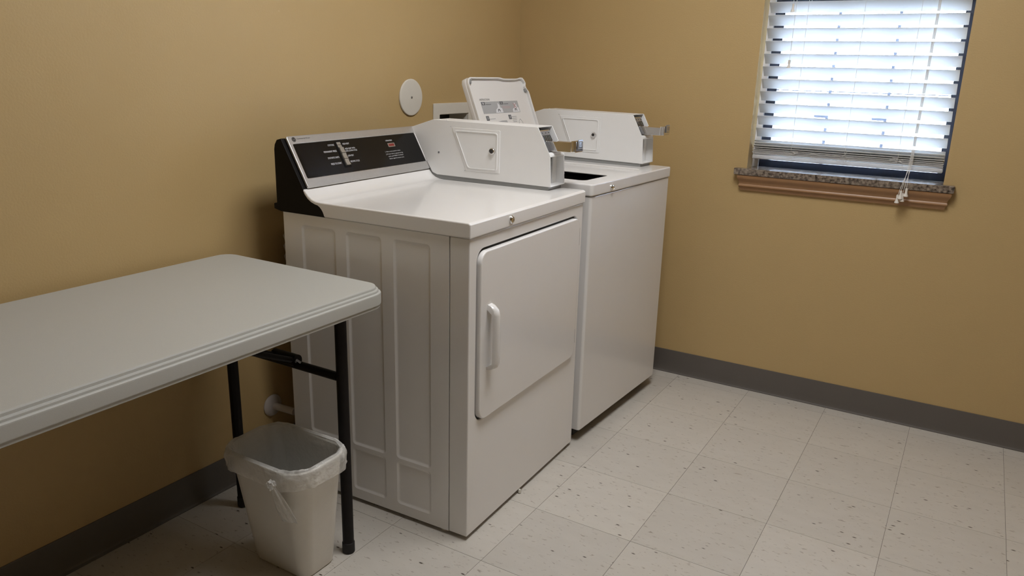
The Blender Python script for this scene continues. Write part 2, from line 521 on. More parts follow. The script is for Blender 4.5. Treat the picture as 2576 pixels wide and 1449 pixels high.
# granite stool with horns in front of the wall
bm = bmn()
prism(bm, [(1.018, -0.034), (1.786, -0.034), (1.786, -0.0006), (WX1-0.0006, -0.0006), (WX1-0.0006, 0.126), (WX0+0.0006, 0.126), (WX0+0.0006, -0.0006), (1.018, -0.0006)], 'z', 0.8955, 0.921)
bevel(bm, 0.003, 2, 50)
obj('window_sill', bm, 'granite', win)['label'] = 'speckled brown granite sill'
# wood apron moulding with returned ends
prof = [(-0.0006, 0.8945), (-0.030, 0.8945), (-0.030, 0.886), (-0.027, 0.879), (-0.022, 0.873), (-0.018, 0.866), (-0.0165, 0.859),
        (-0.019, 0.855), (-0.0195, 0.851), (-0.017, 0.848), (-0.013, 0.845), (-0.010, 0.840), (-0.009, 0.834), (-0.0006, 0.834)]
bm = bmn()
A = [bm.verts.new((1.032+0.55*(0.030+y), y, z)) for y, z in prof]
B = [bm.verts.new((1.780-0.75*(0.030+y), y, z)) for y, z in prof]
bm.faces.new(A); bm.faces.new(B[::-1])
for k in range(len(prof)):
    q = (k+1) % len(prof)
    bm.faces.new((A[k], B[k], B[q], A[q]))
obj('apron_moulding', bm, 'wood', win)['label'] = 'stained wood apron under the granite sill'

# ------------------------------------------------------------------ window blind
bl = empty('window_blind', (1.4045, 0.040, WZ1))
tag(bl, 'white two inch slat blind hanging in the window above the granite sill', 'blind')
BX0, BX1, BYC = 1.072, 1.737, 0.040
def slat_mesh(hw=0.3325, half=0.0255, th=0.0028, crown=0.0022):
    bm = bmn()
    n = 8
    top = []; bot = []
    for k in range(n+1):
        y = -half+2*half*k/n
        z = crown*(1-(y/half)**2)
        top.append((y, z+th/2)); bot.append((y, z-th/2))
    prism(bm, top+bot[::-1], 'x', -hw, hw)
    bevel(bm, 0.0008, 1, 50)
    return mesh('slat', bm, 'slat')
SL = slat_mesh()
PITCH = 0.0462
TILT = -math.radians(45)
Z0 = 1.522
zs = [Z0-PITCH*k for k in range(12)] + [Z0+PITCH*k for k in range(1, 10)]
def bloc(x, y, z):
    return (x-1.4045, y-0.040, z-WZ1)
for z in zs:
    link('slat', SL, bl, bloc(1.4045, BYC, z), (TILT+random.uniform(-.012, .012), 0, 0))
# gathered slats resting on the bottom rail
for k, (z, a) in enumerate(((0.9785, 0.0), (0.9825, -0.04), (0.9868, -0.09), (0.9912, -0.16), (0.9962, -0.26), (1.0022, -0.40), (1.0085, -0.56))):
    link('slat', SL, bl, bloc(1.4045-0.002*(k % 2), BYC, z), (a, 0, 0))
bm = bmn()
pr = rrect(-0.0255, 0.0255, 0.0, 0.017, 0.005, 3)
prism(bm, pr, 'x', -0.3325, 0.3325)
bevel(bm, 0.002, 1, 50)
br = link('bottom_rail', mesh('bottom_rail', bm, 'slat'), bl, bloc(1.4045, BYC, 0.9575))
for x in (1.216, 1.409, 1.589):
    bm = bmn(); lathe(bm, ((0.006, -0.0015), (0.0095, -0.001), (0.0095, 0.0), (0.004, 0.0002)), (x-1.4045, 0, 0), 'z', 12)
    obj('cord_plug', bm, 'tassel', br)
bbox('head_rail', 'slat', bl, BX0-1.4045, BX1-1.4045, -0.028, 0.03, -0.052, -0.002, 0.003)
# ladder cords (front and back string per ladder, rungs hidden under slats)
yin = 0.0255*math.cos(TILT)+0.0035
for x in (1.216, 1.409, 1.589):
    bm = bmn()
    pts = []
    for z in sorted(zs, reverse=True):
        pts.append(bloc(x+random.uniform(-.0006, .0006), BYC-yin, z+0.0195))
        pts.append(bloc(x+random.uniform(-.0006, .0006), BYC-yin, z-0.018))
    pts.append(bloc(x+0.001, BYC-0.0285, 0.997))
    tube(bm, pts, 0.0007, 5)
    tube(bm, [bloc(x, BYC+yin+0.001, WZ1-0.05), bloc(x, BYC+yin+0.001, 1.02), bloc(x, BYC+0.0285, 0.96)], 0.0007, 5)
    obj('ladder_cord', bm, 'cord', bl)
    # slack loops of ladder cord bunched in front of the gathered slats
    bm = bmn()
    for q in range(5):
        cxx = x+random.uniform(-0.016, 0.018); cz = 0.982+random.uniform(-0.012, 0.014)
        ra, rb = random.uniform(0.006, 0.016), random.uniform(0.004, 0.011)
        ph = random.uniform(0, 6.28)
        tube(bm, [bloc(cxx+ra*math.cos(t+ph)+0.004*math.sin(3*t), BYC-0.0285-0.0015*(q % 3)-0.001*math.sin(2*t), cz+rb*math.sin(t)) for t in [2*PI*k/14 for k in range(13)]], 0.0006, 5)
    obj('slack_cord', bm, 'cord', bl)
bm = bmn()
tube(bm, [bloc(*p) for p in ((1.285, 0.0105, 0.990), (1.292, 0.009, 0.994), (1.318, 0.009, 0.991), (1.316, 0.009, 0.982), (1.309, 0.009, 0.972), (1.296, 0.009, 0.980), (1.286, 0.0095, 0.987), (1.300, 0.009, 0.979), (1.345, 0.009, 0.973))], 0.0006, 5)
obj('slack_cord', bm, 'cord', bl)
bm = bmn()
tube(bm, [bloc(*p) for p in ((1.345, 0.0105, 0.993), (1.360, 0.009, 0.990), (1.385, 0.009, 0.994), (1.400, 0.0085, 0.989), (1.412, 0.0085, 0.998), (1.417, 0.009, 1.008), (1.410, 0.009, 1.022))], 0.0006, 5)
obj('slack_cord', bm, 'cord', bl)

TP = ((0.0014, 0.030), (0.0042, 0.0295), (0.0046, 0.026), (0.0040, 0.018), (0.0052, 0.010), (0.0078, 0.004), (0.0080, 0.001), (0.0066, 0.0), (0.003, -0.0005))
def tassel(pt, parent, tilt=0.0):
    bm = bmn(); lathe(bm, TP[::-1], (0, 0, 0), 'z', 14)
    o = link('tassel', mesh('tassel', bm, 'tassel'), parent, bloc(*pt), (tilt, 0, 0))
    return o
# pull cords hang over the sill edge
ends = ((1.622, -0.046, 0.862), (1.6385, -0.044, 0.872), (1.613, -0.042, 0.846), (1.6285, -0.041, 0.853))
for k, e in enumerate(ends):
    bm = bmn()
    x0 = 1.643-0.004+0.0022*k
    tube(bm, [bloc(*p) for p in ((x0, 0.006, WZ1-0.055), (x0, 0.004, 1.52), (x0-0.006, 0.000, 1.05), (x0-0.008+0.001*k, -0.010, 0.985), (e[0]*0.55+x0*0.45-0.003, -0.040, 0.925), (e[0], e[1], e[2]+0.029))], 0.0009, 5)
    pc = obj('pull_cord', bm, 'cord', bl)
    tassel(e, pc)
for x, z, x0 in ((1.1635, 1.502, 1.170), (1.173, 1.303, 1.178)):
    bm = bmn()
    tube(bm, [bloc(*p) for p in ((x0, 0.006, WZ1-0.055), (x, 0.006, z+0.03))], 0.0009, 5)
    pc = obj('tilt_cord', bm, 'cord', bl)
    tassel((x, 0.006, z), pc)

# ------------------------------------------------------------------ coin box shared by the two machines
P_BOX = [(0.0, 0.012), (-0.005, 0.1078), (-0.052, 0.1955), (-0.452, 0.1985), (-0.546, 0.168), (-0.463, 0.034), (-0.455, 0.022), (-0.436, 0.0155)]
BW = 0.10          # box width
def coin_box(parent, ox, oy, oz, handle_far=False):
    cb = empty('coin_box', (ox, oy, oz), 0, parent)
    # grey mounting base following the bottom edge
    bm = bmn()
    prism(bm, [(-0.010, 0.0), (-0.010, 0.0125), (-0.432, 0.0160), (-0.452, 0.024), (-0.463, 0.036), (-0.470, 0.030), (-0.455, 0.010), (-0.432, 0.0)], 'y', 0.004, BW-0.004)
    bevel(bm, 0.001, 1, 40)
    obj('base', bm, 'grey_base', cb)
    # closed rear part of the housing
    th = 0.0022
    bm = bmn()
    prism(bm, P_BOX, 'y', 0.0, th); prism(bm, P_BOX, 'y', BW-th, BW)                         # side plates
    prism(bm, [(-0.052, 0.1955), (-0.452, 0.1985), (-0.452, 0.1960), (-0.0535, 0.1930)], 'y', th, BW-th)   # top
    prism(bm, [(-0.452, 0.1985), (-0.546, 0.168), (-0.540, 0.166), (-0.452, 0.1960)], 'y', th, BW-th)
    prism(bm, [(-0.546, 0.168), (-0.463, 0.034), (-0.458, 0.036), (-0.540, 0.166)], 'y', th, BW-th)
    prism(bm, [(0.0, 0.012), (0.0, 0.0145), (-0.436, 0.018), (-0.436, 0.0155)], 'y', th, BW-th)  # floor
    prism(bm, [(-0.005, 0.1078), (-0.0052, 0.1052), (-0.045, 0.1052), (-0.045, 0.1078)], 'y', th, BW-th)  # shelf over the lower bay
    bevel(bm, 0.0006, 1, 40)
    obj('housing', bm, 'box_paint', cb)
    # bulkheads behind the two front bays
    bbox('bulkhead', 'box_paint', cb, -0.056, -0.052, th, BW-th, 0.0145, 0.105)
    bbox('bulkhead', 'grey_base', cb, -0.098, -0.094, th, BW-th, 0.1055, 0.193)
    # lower bay: solid dark block painted as the shade in a gap, with a bent flange
    bbox('slot_shade', 'dark', cb, -0.0515, -0.0385, 0.060, BW-th-0.0004, 0.018, 0.099)
    bbox('flange', 'box_paint', cb, -0.038, -0.0300, 0.072, BW-th-0.0003, 0.0148, 0.1045, 0.0012)
    bbox('seam_lip', 'box_paint', cb, -0.0295, -0.004, BW-th-0.0014, BW-th-0.0002, 0.0148, 0.060)
    # coin slide: sloping face plate with slots, block below it, slide tray and its handle
    sl = lambda z, off: -0.005-0.047*(z-0.1078)/0.0877-off
    def slope_strip(name, m, y0, y1, z0, z1, off, thick, bv=0.0):
        bm = bmn()
        prism(bm, [(sl(z0, off), z0), (sl(z1, off), z1), (sl(z1, off+thick), z1), (sl(z0, off+thick), z0)], 'y', y0, y1)
        if bv:
            bevel(bm, bv, 1, 40)
        return obj(name, bm, m, cb)
    slope_strip('slide_plate', 'dull_steel', 0.006, 0.082, 0.150, 0.183, 0.0105, 0.012, 0.0012)
    slope_strip('plate_edge', 'chrome', 0.006, 0.082, 0.181, 0.1845, 0.0095, 0.010, 0.0006)
    for k in range(5):
        y = 0.030+k*0.0105
        slope_strip('coin_slot', 'dark', y-0.0020, y+0.0020, 0.1505, 0.1695, 0.0099, 0.002)
        slope_strip('slot_rib', 'chrome', y+0.0028, y+0.0050, 0.1505, 0.1690, 0.0088, 0.003, 0.0005)
    for y in (0.030, 0.052, 0.074):
        slope_strip('screw_hole', 'dark', y-0.0018, y+0.0018, 0.1735, 0.1770, 0.0099, 0.002)  # dark inlay painted as the shade in a screw opening
    slope_strip('slide_block', 'dull_steel', 0.006, 0.088, 0.1085, 0.1500, 0.010, 0.030, 0.0012)
    slope_strip('slide_lip', 'box_paint', 0.004, BW-th-0.0005, 0.1082, 0.1175, 0.002, 0.010, 0.0012)
    tr = bmn(); box(tr, -0.040, 0.052, 0.030, 0.074, 0.1215, 0.152)
    bevel(tr, 0.0015, 2)
    obj('coin_slide', tr, 'chrome', cb)
    hb = bmn(); box(hb, 0.052, 0.070, 0.023, 0.079, 0.1225, 0.158)
    bevel(hb, 0.003, 2)
    hd = obj('slide_handle', hb, 'chrome', cb)
    hs = bmn(); box(hs, 0.070, 0.0735, 0.034, 0.068, 0.133, 0.162); bevel(hs, 0.0015, 2)
    obj('handle_plate', hs, 'dull_steel', cb)
    pm = bmn()
    ringplate(pm, rrect(0.038, 0.064, 0.137, 0.158, 0.002, 2), rrect(0.041, 0.061, 0.140, 0.155, 0.001, 2), 'x', 0.0735, 0.0745)
    obj('handle_border', pm, 'chrome', cb)
    me = text_mesh('lettering', 'II', 'chrome', 0.006, 0.010, Matrix(((0, 0, 1, 0.0735), (1, 0, 0, 0.048), (0, 1, 0, 0.1425), (0, 0, 0, 1))))
    link('lettering', me, cb)
    # vault door on the near side: flange, raised rim and inset face
    def trap(dx0, d):
        return [(-0.374+d*1.35, 0.177-d), (-0.188-d, 0.1765-d), (-0.188-d, 0.0395+d), (-0.316+d*0.75, 0.0385+d)]
    def rounded(poly, r, n=4):
        out = []
        m = len(poly)
        for i in range(m):
            p = Vector(poly[i]); a = (Vector(poly[i-1])-p).normalized(); b = (Vector(poly[(i+1) % m])-p).normalized()
            for k in range(n+1):
                t = k/n
                q = p+a*r*(1-t)**2+b*r*t**2
                out.append((q.x, q.y))
        return out
    bm = bmn(); prism(bm, rounded(trap(0, 0), 0.003), 'y', -0.0022, 0.0)
    bevel(bm, 0.0006, 1, 40)
    vd = obj('vault_door', bm, 'box_paint', cb)
    bm = bmn()
    ringplate(bm, rounded(trap(0, 0.008), 0.010), rounded(trap(0, 0.0115), 0.009), 'y', -0.0050, -0.0021)
    bevel(bm, 0.0011, 2, 40)
    obj('vault_rim', bm, 'box_paint', cb)
    bm = bmn(); lathe(bm, ((0.0115, 0.0), (0.0115, -0.005), (0.0095, -0.008), (0.0075, -0.0085)), (-0.2145, -0.0022, 0.1095), 'y', 20)
    obj('lock', bm, 'chrome', cb)
    bm = bmn(); lathe(bm, ((0.0062, -0.0085), (0.0062, -0.0092), (0.003, -0.0086)), (-0.2145, -0.0022, 0.1095), 'y', 14)
    obj('keyway', bm, 'gap_and_hinge', cb)
    for p, r in (((-0.428, 0.0905), 0.0036), ((-0.379, 0.180), 0.0013), ((-0.322, 0.0375), 0.0013)):
        bm = bmn(); lathe(bm, ((r, 0.0), (r, -0.0010), (r*0.6, -0.0018)), (p[0], 0.0, p[1]), 'y', 12)
        obj('screw', bm, 'dull_steel', cb)
    for x in (-0.437, -0.408):
        bm = bmn(); lathe(bm, ((0.004, 0.0), (0.004, 0.0012), (0.002, 0.0022)), (x, 0.020, 0.1981), 'z', 12)
        obj('screw', bm, 'box_paint', cb)
    return cb

# ------------------------------------------------------------------ dryer
dx, dy, drot = 0.7856, -1.5493, 0.0264
dr = empty('dryer', (dx, dy, 0), drot)
tag(dr, 'white coin dryer with black control console and handle on its front door', 'dryer')
DW = 0.682
DZ0, DZC, DZT = 0.013, 0.8635, 0.9055
# main body behind the front wrap; the near side is a sheet with pressed recesses
bm = bmn(); box(bm, -0.636, -0.0618, 0.0048, DW, DZ0, DZC); bevel(bm, 0.002, 2)
cab = obj('cabinet', bm, 'enamel', dr)
bm = bmn()
cols = ((-0.568, -0.442), (-0.404, -0.280), (-0.241, -0.120)); rows = ((0.044, 0.181), (0.191, 0.834))
MG = 0.004
xs = [-0.636]; zs_ = [DZ0]
for a, b in cols: xs += [a-MG, b+MG]
for a, b in rows: zs_ += [a-MG, b+MG]
xs.append(-0.0618); zs_.append(DZC)
for i in range(len(xs)-1):
    for j in range(len(zs_)-1):
        if zs_[j+1]-zs_[j] < 1e-5:
            continue
        if i % 2 and j % 2:
            a, b = cols[i//2]; c, d = rows[j//2]
            loops = [[(x, 0.0, z) for x, z in rrect(a-MG, b+MG, c-MG, d+MG, 0.00002, 5)], [(x, 0.0, z) for x, z in rrect(a, b, c, d, 0.012, 5)],
                     [(x, 0.0011, z) for x, z in rrect(a+0.0025, b-0.0025, c+0.0025, d-0.0025, 0.010, 5)], [(x, 0.0030, z) for x, z in rrect(a+0.0065, b-0.0065, c+0.0065, d-0.0065, 0.007, 5)],
                     [(x, 0.0036, z) for x, z in rrect(a+0.0095, b-0.0095, c+0.0095, d-0.0095, 0.005, 5)]]
            rr_ = [[bm.verts.new(p) for p in L_] for L_ in loops]
            for A, B in zip(rr_, rr_[1:]):
                for k in range(len(A)):
                    bm.faces.new((A[k], A[(k+1) % len(A)], B[(k+1) % len(A)], B[k]))
            bm.faces.new(rr_[-1])
        else:
            bm.faces.new([bm.verts.new((x, 0.0, z)) for x, z in ((xs[i], zs_[j]), (xs[i+1], zs_[j]), (xs[i+1], zs_[j+1]), (xs[i], zs_[j+1]))])
for (x0, z0), (x1, z1) in (((-0.636, DZ0), (-0.636, DZC)), ((-0.636, DZC), (-0.0618, DZC)), ((-0.0618, DZC), (-0.0618, DZ0)), ((-0.0618, DZ0), (-0.636, DZ0))):
    bm.faces.new([bm.verts.new(p) for p in ((x0, 0, z0), (x1, 0, z1), (x1, 0.006, z1), (x0, 0.006, z0))])
for f in bm.faces:
    f.normal_update()
    if f.normal.y > 0.01:
        f.normal_flip()
obj('side_panel', bm, 'enamel', dr, smooth=False, recalc=False)
# front wrap: side flange and front sheet with the door opening
bm = bmn()
dn = 8
ringplate(bm, rrect(0.0, DW, DZ0, DZC, 0.003, dn), rrect(0.036, 0.650, 0.346, 0.829, 0.036, dn), 'x', -0.0600, 0.0)
bevel(bm, 0.0035, 3, 50)
obj('front_panel', bm, 'enamel', dr)
bm = bmn(); prism(bm, rrect(0.037, 0.649, 0.347, 0.828, 0.035, 6), 'x', -0.0139, -0.008)
obj('door_gap_shade', bm, 'gap_and_hinge', dr)  # dark sheet painted as the shade in the gap around the door
bm = bmn(); prism(bm, rrect(0.041, 0.646, 0.350, 0.8225, 0.034, 8), 'x', -0.0079, 0.010); bevel(bm, 0.004, 3, 50)
door = obj('door', bm, 'enamel', dr)
# door handle: D-shaped bar on two feet
bm = bmn()
HY, HW = 0.086, 0.0135
prof = []
for z, h in ((0.4915, 0.0), (0.4935, 0.014), (0.500, 0.026), (0.512, 0.032), (0.580, 0.0335), (0.648, 0.032), (0.662, 0.027), (0.672, 0.015), (0.6755, 0.0)):
    prof.append((z, h))
rings = []
for z, h in prof:
    ring = []
    for k in range(11):
        a = PI*k/10
        ring.append(bm.verts.new((0.010+max(h, 0.0003)*(0.55+0.45*math.sin(a)) if h else 0.010, HY-HW*math.cos(a)*(0.85 if h < 0.02 else 1.0), z)))
    rings.append(ring)
for A, B in zip(rings, rings[1:]):
    for k in range(10):
        bm.faces.new((A[k], A[k+1], B[k+1], B[k]))
    bm.faces.new((A[10], A[0], B[0], B[10]))
bm.faces.new(rings[0]); bm.faces.new(rings[-1][::-1])
# hollow the grip by pushing the inner line of vertices outward except near the feet
for (z, h), ring in zip(prof, rings):
    if h > 0.03:
        for k in (0, 10):
            ring[k].co.x = 0.010+h*0.55
    elif h:
        for k in (0, 10):
            ring[k].co.x = 0.0102
bmesh.ops.subdivide_edges(bm, edges=[e for e in bm.edges if abs(e.verts[0].co.z-e.verts[1].co.z) > 0.02], cuts=1)
obj('handle', bm, 'enamel', door)
for a, b in ((0.728, 0.786), (0.392, 0.440)):
    bbox('hinge', 'gap_and_hinge', dr, -0.002, 0.0035, 0.6510, 0.6585, a, b)
# lid: front lip, flat top and cove rising to the console
bm = bmn()
lid = [(0.006, DZC+0.0015), (0.006, DZT-0.006), (0.0035, DZT-0.0018), (-0.002, DZT), (-0.485, DZT), (-0.503, DZT+0.0015), (-0.518, DZT+0.006), (-0.531, DZT+0.0145), (-0.541, DZT+0.0255),
       (-0.547, 0.9365), (-0.560, 0.9365), (-0.560, DZC+0.0015)]
prism(bm, lid, 'y', -0.0065, DW+0.003)
bevel(bm, 0.004, 3, 40)
lido = obj('lid', bm, 'enamel', dr)
bm = bmn(); lathe(bm, ((0.011, 0.0), (0.011, 0.003), (0.0085, 0.0065), (0.0060, 0.007), (0.0055, 0.0055)), (0.006, 0.197, 0.8845), 'x', 20)
obj('lid_lock', bm, 'chrome', dr)
# black console housing with end cap that laps the lid
bm = bmn()
prism(bm, [(-0.5605, DZC+0.001), (-0.5605, 0.9370), (-0.549, 0.9370), (-0.6235, 1.0715), (-0.640, 1.0660), (-0.650, 1.048), (-0.6525, 0.889), (-0.663, 0.886), (-0.663, 0.870), (-0.637, 0.8645)], 'y', 0.010, DW)
bevel(bm, 0.003, 2, 40)
con = obj('console', bm, 'black_plastic', dr)
bm = bmn()
cap = [(-0.4715, DZC+0.0018), (-0.4735, 0.872), (-0.4775, 0.881), (-0.4830, 0.8885), (-0.4890, 0.8940), (-0.4960, 0.8980), (-0.5060, 0.9000), (-0.5200, 0.9050), (-0.5320, 0.9130), (-0.5420, 0.9240), (-0.5475, 0.9345),
       (-0.549, 0.9385), (-0.6235, 1.0715), (-0.640, 1.0670), (-0.6485, 1.054), (-0.6515, 1.040), (-0.6525, 0.889), (-0.664, 0.886), (-0.664, 0.8705), (-0.637, 0.8645)]
prism(bm, cap, 'y', -0.0068, 0.0095)
bevel(bm, 0.002, 2, 40)
obj('end_cap', bm, 'black_plastic', dr)
# sloped silver fascia; fascia frame: s along y, t up the slope, h out of it
e_ = Vector((-0.075, 0, 0.136)).normalized(); n_ = Vector((e_.z, 0, -e_.x))
FM = Matrix(((0, e_.x, n_.x, -0.547), (1, 0, 0, 0.0), (0, e_.z, n_.z, 0.937), (0, 0, 0, 1)))
def fobj(name, bm, m, parent):
    bm.transform(FM)
    return obj(name, bm, m, parent)
bm = bmn()
ringplate(bm, rrect(0.006, 0.664, -0.001, 0.156, 0.006, 4), rrect(0.0195, 0.5875, 0.0267, 0.1316, 0.004, 4), 'z', 0.0002, 0.0075)
bevel(bm, 0.002, 3, 50)
fas = fobj('fascia', bm, 'silver', dr)
bm = bmn(); prism(bm, rrect(0.019, 0.588, 0.0262, 0.1321, 0.004, 4), 'z', 0.0004, 0.0052)
pan = fobj('control_panel', bm, 'panel_black', dr)
def ftext(body, s0, s1, t0, hgt, m='print_white', h=0.0055, parent=None):
    me = text_mesh('lettering', body, m, s1-s0, hgt, FM @ Matrix.Translation((s0, t0, 0)), h)
    return link('lettering', me, parent or pan)
ftext('COTTONS', 0.1545, 0.1815, 0.1150, 0.0056)
ftext('PERMANENT PRESS', 0.1272, 0.1817, 0.0955, 0.0056)
ftext('SYNTHETIC KNITS', 0.1330, 0.1815, 0.0755, 0.0056)
ftext('PRESS TO START', 0.1358, 0.1815, 0.0565, 0.0056)
ftext('HIGH HEAT', 0.2193, 0.2482, 0.1150, 0.0056)
ftext('HIGH HEAT WITH', 0.2212, 0.2660, 0.0992, 0.0052)
ftext('COOL DOWN CYCLE', 0.2190, 0.2714, 0.0920, 0.0052)
ftext('LOW HEAT', 0.2211, 0.2474, 0.0762, 0.0056)
ftext('RESUME CYCLE', 0.2216, 0.2622, 0.0572, 0.0056)
ftext('OPERATING', 0.4223, 0.4556, 0.1115, 0.0045)
for body, s0, s1, t0 in (('1.', 0.3985, 0.4010, 0.0740), ('Select correct cycle for clothes.', 0.4040, 0.4777, 0.0738), ('2.', 0.3975, 0.4010, 0.0655), ('If dryer door is opened during', 0.4035, 0.4850, 0.0653),
                         ('cycle, push PRESS TO START', 0.4050, 0.4835, 0.0573), ('button again to resume cycle.', 0.4060, 0.4830, 0.0493)):
    ftext(body, s0, s1, t0, 0.0045)
ftext('Commercial Dryer', 0.0423, 0.0946, 0.1430, 0.0050, 'print_black', 0.0078, fas)
bm = bmn(); lathe(bm, ((0.0072, 0.0076), (0.0072, 0.0082)), (0.030, 0.1446, 0), 'z', 24); fobj('logo_disc', bm, 'print_black', fas)
bm = bmn(); ringplate(bm, [(0.030+0.0062*math.cos(t), 0.1446+0.0062*math.sin(t)) for t in [2*PI*k/24 for k in range(24)]], [(0.030+0.0056*math.cos(t), 0.1446+0.0056*math.sin(t)) for t in [2*PI*k/24 for k in range(24)]], 'z', 0.0080, 0.0084)
fobj('logo_ring', bm, 'silver', fas)
ftext('GE', 0.0264, 0.0336, 0.1420, 0.0054, 'silver', 0.0084, fas)
# selector keys in a raised black housing
bm = bmn(); prism(bm, rrect(0.188, 0.2170, 0.043, 0.128, 0.002, 3), 'z', 0.0050, 0.0066); bevel(bm, 0.0006, 1, 40)
fobj('key_housing', bm, 'black_plastic', pan)
for k, (t0, t1, h) in enumerate(((0.1068, 0.1245, 0.0085), (0.0885, 0.1060, 0.0135), (0.0695, 0.0875, 0.0135), (0.0490, 0.0685, 0.0135))):
    bm = bmn(); prism(bm, [(t0, 0.0060), (t1, 0.0060), (t1, h-0.001), ((t0+t1)/2, h-0.002), (t0, h)], 'x', 0.1935, 0.2105)
    bevel(bm, 0.0008, 1, 40)
    fobj('selector_key', bm, 'key', pan)
bm = bmn(); ringplate(bm, rrect(0.4255, 0.4600, 0.0912, 0.1042, 0.001, 2), rrect(0.4285, 0.4570, 0.0935, 0.1020, 0.0006, 2), 'z', 0.0050, 0.0066); fobj('light_bezel', bm, 'key', pan)
bm = bmn(); prism(bm, rrect(0.4285, 0.4570, 0.0935, 0.1020, 0.0006, 2), 'z', 0.0050, 0.0060); fobj('indicator_light', bm, 'red', pan)
# feet and a small clip under the front edge
for x, y in ((-0.085, 0.030), (-0.60, 0.030), (-0.085, DW-0.03), (-0.60, DW-0.03)):
    bm = bmn(); lathe(bm, ((0.020, 0.0), (0.020, 0.006), (0.010, 0.008), (0.010, 0.016)), (x, y, 0), 'z', 14)
    obj('foot', bm, 'plate', dr)
bm = bmn(); lathe(bm, ((0.003, 0.0), (0.005, 0.0015), (0.005, 0.009), (0.003, 0.0125)), (0.002, 0.302, 0.001), 'z', 12); obj('base_clip', bm, 'plate', dr)
coin_box(dr, -0.0745, 0.590, DZT)

# ------------------------------------------------------------------ washer
wx, wy, wrot = 0.7831, -0.8419, -0.0394
wa = empty('washer', (wx, wy, 0), wrot)
tag(wa, 'white top loading coin washer with lid raised, beside the window wall', 'washing machine')
WW = 0.658
WZB, WZC, WZT = 0.046, 0.8800, 0.9215
bm = bmn()
ringplate(bm, rrect(-0.640, 0.0, 0.0, WW, 0.010, 5), rrect(-0.618, -0.022, 0.022, WW-0.022, 0.006, 5), 'z', WZB, WZC)
bevel(bm, 0.004, 2, 50)
obj('cabinet', bm, 'washer_enamel', wa)
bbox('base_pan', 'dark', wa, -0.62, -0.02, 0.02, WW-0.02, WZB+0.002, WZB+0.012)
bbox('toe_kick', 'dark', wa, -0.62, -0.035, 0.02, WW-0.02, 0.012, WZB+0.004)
for x, y in ((-0.07, 0.05), (-0.59, 0.05), (-0.07, WW-0.05), (-0.59, WW-0.05)):
    bm = bmn(); lathe(bm, ((0.022, 0.0), (0.022, 0.006), (0.011, 0.009), (0.011, 0.02)), (x, y, 0), 'z', 14)
    obj('foot', bm, 'rubber', wa)
# top: rim plate, sunken lid well and tub opening
LX0, LX1, LY0, LY1 = -0.470, -0.050, 0.034, 0.500     # lid well
bm = bmn()
ringplate(bm, rrect(-0.645, 0.004, -0.004, WW+0.003, 0.012, 6), rrect(LX0, LX1, LY0, LY1, 0.030, 6), 'z', WZC+0.002, WZT)
bevel(bm, 0.005, 3, 50)
top = obj('top_panel', bm, 'washer_enamel', wa)
bm = bmn()
WELL = 0.9140
ringplate(bm, rrect(LX0-0.012, LX1+0.012, LY0-0.012, LY1+0.012, 0.04, 6), rrect(-0.430, -0.088, 0.112, 0.302, 0.022, 6), 'z', WELL-0.004, WELL)
bevel(bm, 0.0015, 2, 50)
obj('lid_well', bm, 'washer_enamel', wa)
bm = bmn()
TC = (-0.300, 0.280)
prev = None
for r_, z_ in ((0.235, 0.872), (0.225, 0.868), (0.225, 0.330), (0.200, 0.300)):
    ring = [bm.verts.new((TC[0]+r_*math.cos(2*PI*k/40), TC[1]+r_*math.sin(2*PI*k/40), z_)) for k in range(40)]
    if prev:
        for k in range(40):
            bm.faces.new((prev[k], prev[(k+1) % 40], ring[(k+1) % 40], ring[k]))
    prev = ring
bm.faces.new(prev)
obj('tub', bm, 'tub', wa)
bm = bmn(); lathe(bm, ((0.085, 0.301), (0.060, 0.34), (0.045, 0.40), (0.040, 0.70), (0.020, 0.74)), (TC[0], TC[1], 0), 'z', 20)
obj('agitator', bm, 'tub', wa)
bm = bmn(); lathe(bm, ((0.011, 0.0), (0.011, 0.003), (0.0085, 0.0065), (0.0060, 0.007), (0.0055, 0.0055)), (0.004, 0.139, 0.8975), 'x', 20)
obj('lid_lock', bm, 'chrome', wa)
coin_box(wa, -0.0755, 0.560, WZT)
# raised lid; lid frame: s along y, t up the leaning lid, h toward the room
HX, HZ = -0.442, 0.9225
la = math.radians(22)
le = Vector((-math.sin(la), 0, math.cos(la))); ln = Vector((math.cos(la), 0, math.sin(la)))
LM = Matrix(((0, le.x, ln.x, HX), (1, 0, 0, 0.0), (0, le.z, ln.z, HZ), (0, 0, 0, 1)))
def lobj(name, bm, m, parent):
    bm.transform(LM)
    return obj(name, bm, m, parent)
def lid_outline(d, dip=0.005):
    s0, s1, t0, t1 = 0.068+d, 0.461-d, 0.002+d, 0.343-d
    o = [(s0, t0), (s1, t0)]
    o += [(s1, 0.270), (s1-0.001, 0.284), (s1-0.011, 0.296), (s1-0.013, 0.306), (s1-0.006, 0.318), (s1-0.010, t1-0.010), (s1-0.020, t1-0.001), (s1-0.034, t1), (s1-0.055, t1-dip*0.7), (s1-0.070, t1-dip)]
    o += [(0.315, t1-dip), (0.300, t1-dip*0.8), (0.285, t1-dip*0.2), (0.268, t1), (0.135, t1), (s0+0.022, t1), (s0+0.008, t1-0.005), (s0+0.001, t1-0.018), (s0, t1-0.040)]
    return o
bm = bmn(); prism(bm, lid_outline(0.0), 'z', -0.020, 0.0); bevel(bm, 0.004, 2, 60)
lid_o = lobj('lid', bm, 'washer_enamel', wa)
bm = bmn()
ringplate(bm, lid_outline(0.0015), lid_outline(0.0075), 'z', -0.002, 0.011); bevel(bm, 0.0022, 2, 60)
lobj('lid_rim', bm, 'washer_enamel', lid_o)
